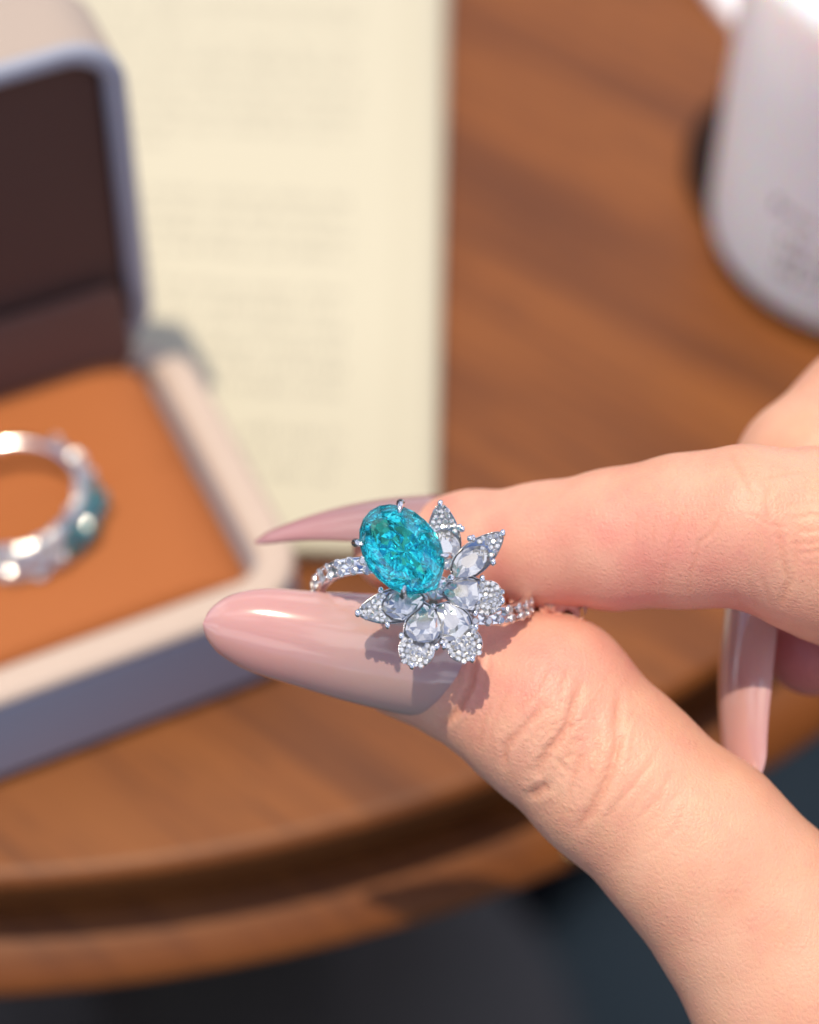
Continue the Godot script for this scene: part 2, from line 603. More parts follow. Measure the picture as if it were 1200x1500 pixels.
func twill_image() -> ImageTexture:
	var im := Image.create_empty(128, 128, false, Image.FORMAT_RGB8)
	rng.seed = 5
	for y in 128:
		for x in 128:
			var s := 0.5 + 0.5 * sin((x + y) * TAU / 8.0)
			var k := 0.5 + 0.5 * sin((x - y) * TAU / 16.0)
			var g := clampf(0.7 * s + 0.25 * k + rng.randf_range(-0.08, 0.08), 0, 1)
			im.set_pixel(x, y, Color(g, g, g))
	return ImageTexture.create_from_image(im)

# ---------------------------------------------------------------- stones
var diamond: StandardMaterial3D
var sparkle: StandardMaterial3D
var silver: StandardMaterial3D
var turquoise: StandardMaterial3D

func stone_materials() -> void:
	diamond = mat(Color(1.0, 0.998, 0.995, 0.20), 0.14, 0.42)
	diamond.transparency = BaseMaterial3D.TRANSPARENCY_ALPHA
	diamond.refraction_enabled = true
	diamond.refraction_scale = 0.142
	sparkle = diamond.duplicate()
	sparkle.albedo_color = Color(1.0, 0.998, 0.99, 0.24)
	sparkle.roughness = 0.17
	sparkle.metallic = 0.45
	silver = mat(lin(0.80, 0.80, 0.82), 0.16, 1.0)
	turquoise = mat(lin(0.035, 0.82, 0.90, 0.03), 0.07)
	turquoise.transparency = BaseMaterial3D.TRANSPARENCY_ALPHA
	turquoise.refraction_enabled = true
	turquoise.refraction_scale = 0.064

# a faceted stone of unit girdle: outline(angle) gives the girdle, z is up out of the setting; rows of triangular facets
func gem(outline: Callable, n: int, crown: float, pav: float, table := 0.57, jitter := 0.0, fine := false) -> ArrayMesh:
	var rows := [[table, crown, 0.0], [1.0, 0.02, 0.0], [1.0, -0.04, 0.0], [0.52, -0.04 - pav * 0.55, 0.5]]
	if fine:
		rows = [[table, crown, 0.0], [lerpf(table, 1.0, 0.42), crown * 0.66, 0.5], [lerpf(table, 1.0, 0.78), crown * 0.30, 0.0], [1.0, 0.02, 0.5], [1.0, -0.04, 0.5], [0.78, -0.04 - pav * 0.26, 0.0], [0.50, -0.04 - pav * 0.56, 0.5], [0.22, -0.04 - pav * 0.82, 0.0]]
	var v := PackedVector3Array()
	var f := PackedInt32Array()
	for k in rows.size():
		var q: Array = rows[k]
		var flat: bool = q[0] == 1.0
		var dx := Vector3(rng.randf_range(-jitter, jitter), rng.randf_range(-jitter, jitter), 0)
		for i in n:
			var o: Vector2 = outline.call(TAU * (i + q[2] + (0.0 if flat else rng.randf_range(-jitter, jitter) * 3.0)) / n)
			var p := Vector3(o.x * q[0], o.y * q[0], q[1])
			if not flat:
				p *= 1.0 + rng.randf_range(-jitter, jitter)
				if k == 0:
					p.z = crown + p.x * dx.x + p.y * dx.y
			v.append(p)
	for i in range(1, n - 1):
		f.append_array([0, i, i + 1])
	for k in rows.size() - 1:
		var a := k * n
		var b := a + n
		var fwd: bool = rows[k + 1][2] >= rows[k][2]
		for i in n:
			var h := (i + 1) % n
			if fwd:
				f.append_array([a + i, b + i, a + h, a + h, b + i, b + h])
			else:
				f.append_array([a + i, b + i, b + h, a + i, b + h, a + h])
	var e := (rows.size() - 1) * n
	v.append(Vector3(rng.randf_range(-jitter, jitter), 0, -0.04 - pav))
	for i in n:
		f.append_array([e + i, v.size() - 1, e + (i + 1) % n])
	return make_mesh(v, f, false)

# an oval stone cut into crowded, uneven facets
func crushed_gem(n: int) -> ArrayMesh:
	var rows := [[0.52, 0.36], [0.68, 0.29], [0.85, 0.16], [1.0, 0.02], [1.0, -0.05], [0.86, -0.24], [0.70, -0.45], [0.52, -0.64], [0.34, -0.82], [0.15, -0.96]]
	var v := PackedVector3Array()
	var f := PackedInt32Array()
	for k in rows.size():
		var edge: bool = rows[k][0] == 1.0
		var j := 0.0 if edge else (0.045 if rows[k][1] > 0.0 else 0.13)
		for i in n:
			var a := TAU * (i + 0.5 * (k % 2) * (0.0 if edge else 1.0) + rng.randf_range(-2.4, 2.4) * j) / n
			var q: float = rows[k][0] * (1.0 + rng.randf_range(-j, j) * 0.6)
			v.append(Vector3(cos(a) * q, sin(a) * q, rows[k][1] * (1.0 + rng.randf_range(-j, j) * (0.0 if k == 0 else 1.0))))
	for i in range(1, n - 1):
		f.append_array([0, i, i + 1])
	for k in rows.size() - 1:
		for i in n:
			var h := (i + 1) % n
			var a := k * n
			var b := a + n
			if rng.randf() < 0.5:
				f.append_array([a + i, b + i, a + h, a + h, b + i, b + h])
			else:
				f.append_array([a + i, b + i, b + h, a + i, b + h, a + h])
	var e := (rows.size() - 1) * n
	v.append(Vector3(0.03, 0.02, -1.0))
	for i in n:
		f.append_array([e + i, v.size() - 1, e + (i + 1) % n])
	return make_mesh(v, f, false)

func oval_outline(a: float) -> Vector2:
	return Vector2(cos(a), sin(a))

# pear: point at +x, round at -x
func pear_outline(a: float) -> Vector2:
	var y := sin(a) * (0.78 - 0.24 * cos(a)) * 1.04
	return Vector2(cos(a) * 1.0, y * (1.0 if cos(a) < 0.0 else 1.0 - 0.12 * cos(a)))

func marquise_outline(a: float) -> Vector2:
	return Vector2(cos(a), 0.86 * sin(a) * (1.0 - 0.28 * cos(a) * cos(a)))

# places a unit stone: centre, half sizes along x / y / z, direction of its x axis in the picture (degrees, anticlockwise) and the way its table leans
func gem_at(c: Vector3, sx: float, sy: float, sz: float, ang: float, lean := Vector2.ZERO) -> Transform3D:
	var b := Basis(Vector3(1, 0, 0), -lean.y) * Basis(Vector3(0, 1, 0), lean.x) * Basis(Vector3(0, 0, 1), deg_to_rad(ang))
	return Transform3D(b * Basis.from_scale(Vector3(sx, sy, sz)), c)

func ball(r: float, stretch := 1.0) -> SphereMesh:
	var s := SphereMesh.new()
	s.radius = r
	s.height = 2 * r * stretch
	s.radial_segments = 14
	s.rings = 8
	return s

func spline(pts: Array, t: float) -> Vector3:
	var n := pts.size() - 1
	var i := clampi(int(t * n), 0, n - 1)
	var u := t * n - i
	var a: Vector3 = pts[maxi(i - 1, 0)]
	var b: Vector3 = pts[i]
	var c: Vector3 = pts[i + 1]
	var d: Vector3 = pts[mini(i + 2, n)]
	return b.cubic_interpolate(c, a, d, u)

func tube(pts: PackedVector3Array, radii: Array, n := 10) -> ArrayMesh:
	var loops := []
	for i in pts.size():
		var d := (pts[mini(i + 1, pts.size() - 1)] - pts[maxi(i - 1, 0)]).normalized()
		var x := d.cross(Vector3(0.31, 0.52, 0.79)).normalized()
		var y := d.cross(x)
		var l := PackedVector3Array()
		for k in n:
			l.append(pts[i] + (x * cos(TAU * k / n) + y * sin(TAU * k / n)) * radii[i])
		loops.append(l)
	return loft(loops)

# ---------------------------------------------------------------- the flower ring
var ring_at: Transform3D
func L(x: float, y: float, d: float) -> Vector3:
	return ring_at.affine_inverse() * P(x, y, d)

func build_ring() -> void:
	ring_at = Transform3D(Basis(Vector3.RIGHT, up, -fw), P(620, 866, 9))
	var t := thing("flower_ring", "silver ring with a turquoise oval stone and diamond petals held between fingertips", "ring", ring_at)
	# shank, open at the head; its arms pass at different heights
	var path := [L(600, 838, 0.5), L(560, 829, 0.3), L(520, 829, 1.2), L(486, 838, 3.4), L(467, 856, 7.2), L(472, 876, 12), L(525, 890, 17.5), L(620, 894, 20), L(708, 888, 17.5), L(757, 880, 12.5), L(772, 885, 8), L(762, 894, 4.5), L(732, 901, 2), L(695, 903, 1), L(655, 895, 1)]
	var steps := 90
	var loops := []
	var centre := L(620, 866, 10)
	var frame := []
	for i in steps + 1:
		var s := float(i) / steps
		var p := spline(path, s)
		var d := (spline(path, minf(s + 0.01, 1.0)) - spline(path, maxf(s - 0.01, 0.0))).normalized()
		var out := p - centre
		out.y = 0.0
		out = (out - d * out.dot(d)).normalized()
		var w := d.cross(out).normalized()
		frame.append([p, d, out, w])
		var l := PackedVector3Array()
		var hw := 0.00078 + 0.00012 * sin(PI * s)
		for q in [[-1.0, -0.55], [-0.6, -0.8], [0.6, -0.8], [1.0, -0.55], [1.0, 0.45], [0.85, 0.62], [0.5, 0.5], [0.0, 0.42], [-0.5, 0.5], [-0.85, 0.62], [-1.0, 0.45]]:
			l.append(p + w * (q[0] * hw) + out * (q[1] * 0.0008))
		loops.append(l)
	var shank := add("shank", loft(loops), silver, t)
	rng.seed = 21
	var melee := gem(oval_outline, 6, 0.36, 0.82, 0.56, 0.10)
	var melee8 := gem(oval_outline, 8, 0.36, 0.84, 0.55, 0.05, true)
	# paved stones along both arms
	for span in [[0.03, 0.335, 9], [0.69, 0.96, 8]]:
		for k in span[2]:
			var s: float = lerpf(span[0], span[1], (k + 0.5) / span[2])
			var fr: Array = frame[int(s * steps)]
			for side in [-1, 1]:
				var c: Vector3 = fr[0] + fr[3] * (side * 0.00043) + fr[2] * 0.00048 + fr[1] * (side * 0.00018)
				var b := Basis(fr[1], fr[3], fr[2]).orthonormalized()
				var r := 0.00050
				add("pave_stone", melee8, sparkle, shank, Transform3D(b * Basis(Vector3(0.3, 0.8, 0.2).normalized(), rng.randf_range(-0.3, 0.3)) * Basis.from_scale(Vector3(r, r, r)), c))
				if k < span[2] - 1:
					add("bead", ball(0.00013), silver, shank, Transform3D(Basis(), c + fr[1] * 0.0005 + fr[2] * 0.0001))
	# oval centre stone
	rng.seed = 4
	var big := crushed_gem(22)
	var cc := L(588.5, 805, -4.6)
	var centre_stone := add("centre_stone", big, turquoise, t, gem_at(cc, R(72.5), R(53.5), R(50), -51, Vector2(-0.10, 0.12)))
	# cloudy flecks inside it
	var fleck := PackedVector3Array()
	var ff := PackedInt32Array()
	for k in 60:
		var q := Vector3(rng.randf_range(-0.9, 0.9), rng.randf_range(-0.9, 0.9), rng.randf_range(-0.35, 0.26))
		if Vector2(q.x, q.y).length() > 0.86 - absf(q.z) * 0.6 or (k % 3 and q.x < -0.1):
			continue
		var sz := rng.randf_range(0.010, 0.034)
		for m in 3:
			ff.append(fleck.size())
			fleck.append(q + Vector3(rng.randf_range(-1, 1), rng.randf_range(-1, 1), rng.randf_range(-1, 1)) * sz)
	var flecks := add("inclusions", make_mesh(fleck, ff, false, PackedVector2Array(), PackedColorArray(), false), mat(lin(0.75, 0.95, 0.95), 0.3), centre_stone)
	flecks.set_meta("kind", "stuff")
	# basket under it
	var bl := []
	for q in [[0.86, -0.0009], [0.93, -0.0009], [0.93, -0.0005], [0.86, -0.0005]]:
		var l := PackedVector3Array()
		var tf := gem_at(cc, R(72.5), R(53.5), 1.0, -51, Vector2(-0.10, 0.12))
		for i in 48:
			l.append(tf * Vector3(q[0] * cos(TAU * i / 48), q[0] * sin(TAU * i / 48), q[1]))
		bl.append(l)
	add("basket", loft_ring(bl), silver, t)
	for pr in [[587, 737, 584, 762], [521, 795, 541, 800], [657, 815, 636, 812], [591, 872, 595, 846]]:
		var tip := L(pr[2], pr[3], -6.3)
		var bend := L(pr[0], pr[1], -5.3)
		var root := L(lerpf(pr[0], 588, 0.35), lerpf(pr[1], 805, 0.35), -0.8)
		var pts := PackedVector3Array([tip.lerp(bend, 0.45), tip.lerp(bend, 0.8) + Vector3(0, 0, 0.00015), bend, bend.lerp(root, 0.3) + (bend - L(588, 805, -5.3)) * 0.02, root])
		add("prong", tube(pts, [0.00010, 0.00028, 0.00040, 0.00030, 0.00026]), silver, t)
	# petals: base, tip, half width (px), round tip, depth at base and tip (mm), angle share of the big stone
	var petals := [
		[655, 836, 645, 735, 27, false, 0.6, 0.2, 0.60], [661, 847, 739, 779, 25, false, -0.6, -1.6, 0.66],
		[646, 862, 739, 881, 29, true, -1.6, -1.2, 0.60], [644, 880, 694, 968, 30, true, -2.2, -3.4, 0.62],
		[631, 882, 603, 978, 30, true, -2.5, -4.0, 0.62], [626, 878, 521, 899, 28, false, -1.6, -2.4, 0.62]]
	var pear := gem(pear_outline, 16, 0.25, 0.80, 0.44, 0.15, true)
	var marq := gem(marquise_outline, 16, 0.25, 0.80, 0.44, 0.15, true)
	rng.seed = 9
	for pi in petals.size():
		var p: Array = petals[pi]
		var a := Vector2(p[0], p[1])
		var e := Vector2(p[2], p[3])
		var ln := a.distance_to(e)
		var dir := (e - a) / ln
		var nor := Vector2(-dir.y, dir.x)
		var width := func(s: float) -> float:
			if p[5]:
				if s > 0.74:
					return p[4] * 0.96 * sqrt(maxf(1.0 - pow((s - 0.74) / 0.26, 2.0), 0.0))
				return p[4] * (lerpf(0.35, 1.0, smoothstep(0.0, 0.36, s)) - 0.10 * smoothstep(0.42, 0.60, s) + 0.06 * smoothstep(0.62, 0.74, s))
			return p[4] * pow(maxf(sin(PI * pow(s, 0.80)), 0.0), 0.62)
		var at := func(s: float, q: float, lift: float) -> Vector3:
			var xy: Vector2 = a + dir * (ln * s) + nor * q
			return L(xy.x, xy.y, lerpf(p[6], p[7], s) - lift)
		# metal plate with a rolled edge
		var lp := []
		for q in [[0.80, -1.3], [0.92, -1.25], [0.96, -0.9], [0.965, -0.40], [0.94, -0.15], [0.90, -0.15], [0.86, -0.5], [0.80, -0.7]]:
			var l := PackedVector3Array()
			for i in 40:
				var tt := i / 20.0
				var s := tt if tt <= 1.0 else 2.0 - tt
				var sg := 1.0 if tt <= 1.0 else -1.0
				var w: float = width.call(clampf(s, 0.004, 0.996)) * q[0]
				l.append(at.call(0.5 + (s - 0.5) * lerpf(1.0, q[0], 0.6), w * sg, q[1]))
			lp.append(l)
		var petal := add("petal_setting", loft(lp), silver, t)
		# big stone near the base
		var ang := rad_to_deg(atan2(-dir.y, dir.x))
		var s0 := 0.05
		var s1: float = p[8]
		var mid := (s0 + s1) * 0.5
		var half: float = ln * (s1 - s0) * 0.5
		var g: Mesh = pear if p[5] else marq
		var wd: float = p[4] * (1.02 if p[5] else 0.98)
		var lean := Vector2(rng.randf_range(-0.20, 0.08), rng.randf_range(0.12, 0.46))
		add("petal_stone", g, diamond, petal, gem_at(at.call(mid, 0.0, 0.05), R(half), R(wd), R(wd) * 0.9, ang + (180.0 if p[5] else 0.0), lean))
		# small stones crowding the tip
		var sp := 8.6
		var row := 0
		var s := 0.985 - 5.0 / ln
		while s > s1 - 0.12:
			var w: float = width.call(s)
			var cnt := int((2.0 * w - 2.0) / sp)
			for k in cnt:
				var q := (k - (cnt - 1) * 0.5) * sp
				# keep clear of the big stone
				var rel := Vector2((s - mid) * ln / half, q / wd)
				if rel.length() < 1.06:
					continue
				var r := R(4.6) * rng.randf_range(0.93, 1.05)
				add("melee_stone", melee, sparkle, petal, gem_at(at.call(s, q, 0.22), r, r, r, rng.randf_range(0, 90), Vector2(rng.randf_range(-0.35, 0.25), rng.randf_range(-0.1, 0.6))))
			s -= sp * 0.88 / ln
			row += 1
		# claws at the sides of the petal
		for q in [[0.60, 1.0], [0.60, -1.0], [0.97, 0.0]]:
			var w: float = width.call(q[0])
			add("claw", ball(R(4.6), 1.3), silver, petal, Transform3D(Basis(), at.call(q[0], w * q[1], 0.15)))
	# balls and small stones round the heart of the flower
	for q in [[661, 847, -2.2, 6.0], [635, 888, -2.8, 4.2], [677, 775, -0.6, 5.0], [689, 789, -1.8, 5.0], [647, 941, -3.2, 4.5]]:
		add("claw", ball(R(q[3])), silver, t, Transform3D(Basis(), L(q[0], q[1], q[2])))
	for q in [[634, 872, 6.5], [646, 866, 6.0], [655, 829, 6.5], [622, 877, 6.0], [653, 857, 5.5]]:
		add("melee_stone", melee8, sparkle, t, gem_at(L(q[0], q[1], -0.9), R(q[2]), R(q[2]), R(q[2]), 20, Vector2(0.1, -0.1)))
	var hub := []
	for q in [[4, 1.6], [22, 1.4], [26, 0.6], [24, 0.1], [4, 0.0]]:
		var l := PackedVector3Array()
		for i in 24:
			l.append(L(642 + q[0] * cos(TAU * i / 24), 868 + q[0] * sin(TAU * i / 24), q[1]))
		hub.append(l)
	add("flower_base", loft(hub), silver, t)

# ---------------------------------------------------------------- the ring in the box
func build_second_ring(_box: Node3D, h: float) -> void:
	var c := G(22, 744, h + 0.001)
	var t := thing("band_ring", "silver band ring with turquoise stones and diamonds lying on the orange cushion", "ring", Transform3D(Basis(Vector3.RIGHT, deg_to_rad(8)), c + Vector3(0, 0.0002, 0)))
	var rad := 0.0094
	var loops := []
	for i in 72:
		var a := TAU * i / 72
		var o := Vector3(cos(a), 0, sin(a))
		var l := PackedVector3Array()
		for q in [[-0.9, -0.6], [-0.6, -0.9], [0.3, -1.0], [0.8, -0.8], [1.0, -0.4], [1.0, 0.4], [0.8, 0.8], [0.3, 1.0], [-0.6, 0.9], [-0.9, 0.6]]:
			l.append(o * (rad + q[0] * 0.0007) + Vector3(0, q[1] * 0.0014, 0))
		loops.append(l)
	var band := add("band", loft_ring(loops), silver, t)
	rng.seed = 31
	var g8 := gem(oval_outline, 8, 0.36, 0.84, 0.54, 0.05)
	var flash := t.transform.basis.inverse() * (Vector3(-0.12, 0.98, 0.03).normalized() + (eye - c).normalized()).normalized()
	# angle 0 points right, 90 towards the viewer; a wide head of stones sits on the viewer's side
	for k in 26:
		var deg := lerpf(-62.0, 168.0, k / 25.0)
		var a := deg_to_rad(deg)
		var blue := deg > -20.0 and deg < 40.0
		for row in 4:
			if deg < -22.0 and row > 1:
				continue
			blue = deg > -20.0 and deg < 40.0 and row < 3 and (k + row) % 2 == 0
			var r := (0.00165 if blue else 0.00095) * rng.randf_range(0.92, 1.08)
			var high := (row - 0.7) * 0.00145
			var out := Vector3(cos(a), 0.45 + 0.5 * row + rng.randf_range(-0.2, 0.2), sin(a)).normalized()
			var p := Vector3(cos(a), 0, sin(a)) * (rad + 0.0012 - 0.0005 * row) + Vector3(0, high + 0.0010, 0)
			if rng.randf() < 0.36:
				out = (flash + Vector3(rng.randf_range(-0.03, 0.03), rng.randf_range(-0.03, 0.03), rng.randf_range(-0.03, 0.03))).normalized()   # this stone's table is aimed to mirror the sun at the camera
			var b := Basis(Quaternion(Vector3(0, 0, 1), out)) * Basis(Vector3(0, 0, 1), rng.randf_range(0, 3))
			add("turquoise_stone" if blue else "diamond_stone", g8, turquoise if blue else sparkle, band, Transform3D(b * Basis.from_scale(Vector3(r, r, r)), p))
			if k % 2 == 0:
				add("claw", ball(0.00035), silver, band, Transform3D(Basis(), p + out * 0.0004 + Vector3(0, 0.0008, 0)))

# ---------------------------------------------------------------- the hand: a field of tapered limbs, meshed and creased
var bA := PackedVector3Array()
var bD := PackedVector3Array()
var bI := PackedFloat32Array()
var bU := PackedVector3Array()
var bV := PackedVector3Array()
var bR0 := PackedVector2Array()
var bR1 := PackedVector2Array()
var bC := PackedInt32Array()

func chain(c: int, pts: Array) -> void:
	# each point: x, y, depth mm, radius across the picture px, radius along the view px
	for i in pts.size() - 1:
		var p: Array = pts[i]
		var q: Array = pts[i + 1]
		var a := P(p[0], p[1], p[2])
		var b := P(q[0], q[1], q[2])
		var d := b - a
		var v := fw - d * (fw.dot(d) / d.length_squared())
		v = v.normalized()
		bA.append(a)
		bD.append(d)
		bI.append(1.0 / d.length_squared())
		bV.append(v)
		bU.append(d.cross(v).normalized())
		bR0.append(Vector2(R(p[3], p[2]), R(p[4], p[2])))
		bR1.append(Vector2(R(q[3], q[2]), R(q[4], q[2])))
		bC.append(c)

var fv := PackedFloat32Array([1, 1, 1, 1, 1, 1])
func field(p: Vector3, list: PackedInt32Array) -> float:
	fv.fill(1.0)
	for i in list:
		var q := p - bA[i]
		var t := clampf(q.dot(bD[i]) * bI[i], 0.0, 1.0)
		q -= bD[i] * t
		var r := bR0[i].lerp(bR1[i], t)
		var du := q.dot(bU[i])
		var dv := q.dot(bV[i])
		var dl := maxf(q.length_squared() - du * du - dv * dv, 0.0)
		var d := (sqrt(du * du / (r.x * r.x) + dv * dv / (r.y * r.y) + dl / (r.x * r.y)) - 1.0) * minf(r.x, r.y)
		var c := bC[i]
		var o := fv[c]
		var h := maxf(0.0018 - absf(o - d), 0.0) / 0.0018
		fv[c] = minf(o, d) - h * h * 0.00045
	var palm := fv[0]
	var best := 1.0
	for c in range(1, 6):
		var o := fv[c]
		if o < 1.0:
			var h := maxf(0.009 - absf(o - palm), 0.0) / 0.009
			best = minf(best, minf(o, palm) - h * h * 0.00225)
	return minf(best, palm)

var creases := []     # [points, depth m, width m]
func crease(pts: Array, depth_mm: float, width_mm: float, all: PackedInt32Array) -> void:
	var o := PackedVector3Array()
	for q in pts:
		var dir := (P(q[0], q[1], 0) - eye).normalized()
		var s := 0.17
		for k in 60:
			var f := field(eye + dir * s, all)
			s += f * 0.8
			if f < 0.00002:
				break
		o.append(eye + dir * s)
	creases.append([o, depth_mm * MM, width_mm * MM])

func build_hand() -> void:
	chain(1, [[1330, 1640, 11, 205, 165], [1190, 1440, 7, 178, 148], [1022, 1243, 6.5, 138, 128], [900, 1135, 7.5, 130, 124], [800, 1036, 8.8, 134, 126], [692, 986, 10.6, 104, 90], [600, 962, 11.2, 85, 72], [470, 936, 11, 54, 44]])
	chain(2, [[1560, 1100, 20, 190, 180], [1370, 868, 10, 150, 145], [1205, 794, 5, 136, 132], [1092, 771, 4.2, 114, 112], [1000, 778, 6, 108, 104], [900, 790, 8, 99, 96], [800, 797, 10.5, 87, 84], [690, 798, 13, 75, 70], [572, 806, 16, 59, 52]])
	chain(3, [[1640, 1080, 36, 190, 190], [1430, 780, 31, 150, 150], [1302, 640, 25, 152, 140], [1203, 704, 21, 130, 118], [1275, 830, 29, 100, 100], [1215, 915, 25, 84, 80], [1186, 948, 22.5, 73, 66]])
	chain(4, [[1740, 1100, 56, 180, 180], [1480, 740, 48, 140, 140], [1400, 700, 44, 132, 130], [1390, 850, 48, 100, 100], [1310, 930, 40, 78, 74]])
	chain(5, [[1780, 1180, 76, 165, 165], [1560, 820, 68, 118, 118], [1510, 860, 66, 100, 100], [1470, 960, 58, 78, 78]])
	chain(0, [[1800, 2100, 24, 230, 210], [1640, 1700, 22, 280, 220], [1560, 1380, 22, 230, 200], [1580, 1120, 24, 190, 180]])
	chain(0, [[1640, 1700, 22, 240, 220], [1690, 1350, 40, 220, 200], [1720, 1130, 52, 190, 180], [1770, 1180, 72, 150, 160]])
	var all := PackedInt32Array(range(bA.size()))
	for c in [
		[[[678, 893], [694, 925], [697, 962], [690, 1005], [672, 1040], [648, 1066]], 0.35, 0.45], [[[712, 935], [716, 975], [706, 1020]], 0.08, 0.4],
		[[[851, 1002], [837, 1042], [831, 1066], [802, 1101], [787, 1132]], 0.30, 0.55], [[[796, 1034], [767, 1066], [742, 1092], [737, 1124]], 0.20, 0.5],
		[[[907, 1016], [904, 1066], [901, 1107], [889, 1144], [866, 1188], [846, 1215]], 0.28, 0.6], [[[930, 1037], [912, 1077], [901, 1107]], 0.12, 0.35],
		[[[804, 975], [787, 1010], [755, 1042]], 0.10, 0.4], [[[834, 975], [825, 1007], [822, 1040]], 0.08, 0.35], [[[857, 1100], [842, 1130], [831, 1172]], 0.14, 0.4],
		[[[813, 1108], [832, 1132]], 0.08, 0.3], [[[860, 1051], [836, 1066]], 0.07, 0.3], [[[776, 1168], [790, 1158], [803, 1149]], 0.30, 0.6], [[[860, 1050], [876, 1076], [870, 1100]], 0.06, 0.25],
		[[[965, 1098], [944, 1130], [912, 1168], [886, 1202]], 0.09, 0.4], [[[985, 1130], [968, 1165], [930, 1205]], 0.07, 0.35], [[[720, 1030], [706, 1062], [700, 1095]], 0.07, 0.4], [[[745, 1010], [728, 1045], [716, 1085]], 0.07, 0.35],
		[[[940, 1120], [925, 1090], [932, 1060]], 0.05, 0.25], [[[880, 1060], [872, 1120], [860, 1150]], 0.06, 0.25], [[[815, 1060], [800, 1080], [775, 1110]], 0.06, 0.25], [[[1010, 1170], [990, 1215], [950, 1250]], 0.06, 0.35],
		[[[1007, 738], [996, 756], [990, 770], [982, 796], [976, 815], [973, 840], [970, 868], [972, 884]], 0.09, 0.26], [[[1056, 748], [1050, 765], [1040, 784], [1024, 795], [1019, 815], [1013, 838], [1009, 865], [1010, 886]], 0.10, 0.26], [[[960, 752], [957, 775], [954, 808]], 0.05, 0.24], [[[934, 752], [929, 790], [930, 840]], 0.05, 0.24], [[[915, 800], [908, 830], [912, 865]], 0.04, 0.24],
		[[[1138, 768], [1143, 790], [1147, 820], [1153, 846], [1150, 868], [1143, 888]], 0.13, 0.40], [[[1066, 660], [1076, 676], [1086, 694], [1098, 714], [1112, 726]], 0.10, 0.4], [[[1127, 712], [1124, 735], [1128, 765]], 0.09, 0.35], [[[1168, 788], [1166, 812], [1164, 838], [1156, 866]], 0.10, 0.35],
		[[[1098, 852], [1102, 870], [1106, 890]], 0.07, 0.3], [[[1076, 862], [1080, 876], [1084, 890]], 0.06, 0.28], [[[1116, 842], [1121, 862], [1128, 888]], 0.07, 0.3],
		[[[1162, 760], [1190, 754], [1230, 757]], 0.07, 0.25], [[[1168, 779], [1200, 777], [1230, 770]], 0.08, 0.25], [[[1160, 796], [1185, 797], [1225, 789]], 0.06, 0.22], [[[1171, 814], [1195, 808], [1225, 809]], 0.07, 0.25], [[[1150, 742], [1185, 733], [1225, 735]], 0.06, 0.25], [[[1120, 702], [1150, 694], [1185, 690]], 0.09, 0.3], [[[1100, 752], [1125, 768], [1152, 772]], 0.06, 0.22], [[[1176, 828], [1205, 826]], 0.05, 0.22]]:
		crease(c[0], c[1], c[2], all)
	mesh_hand(all)

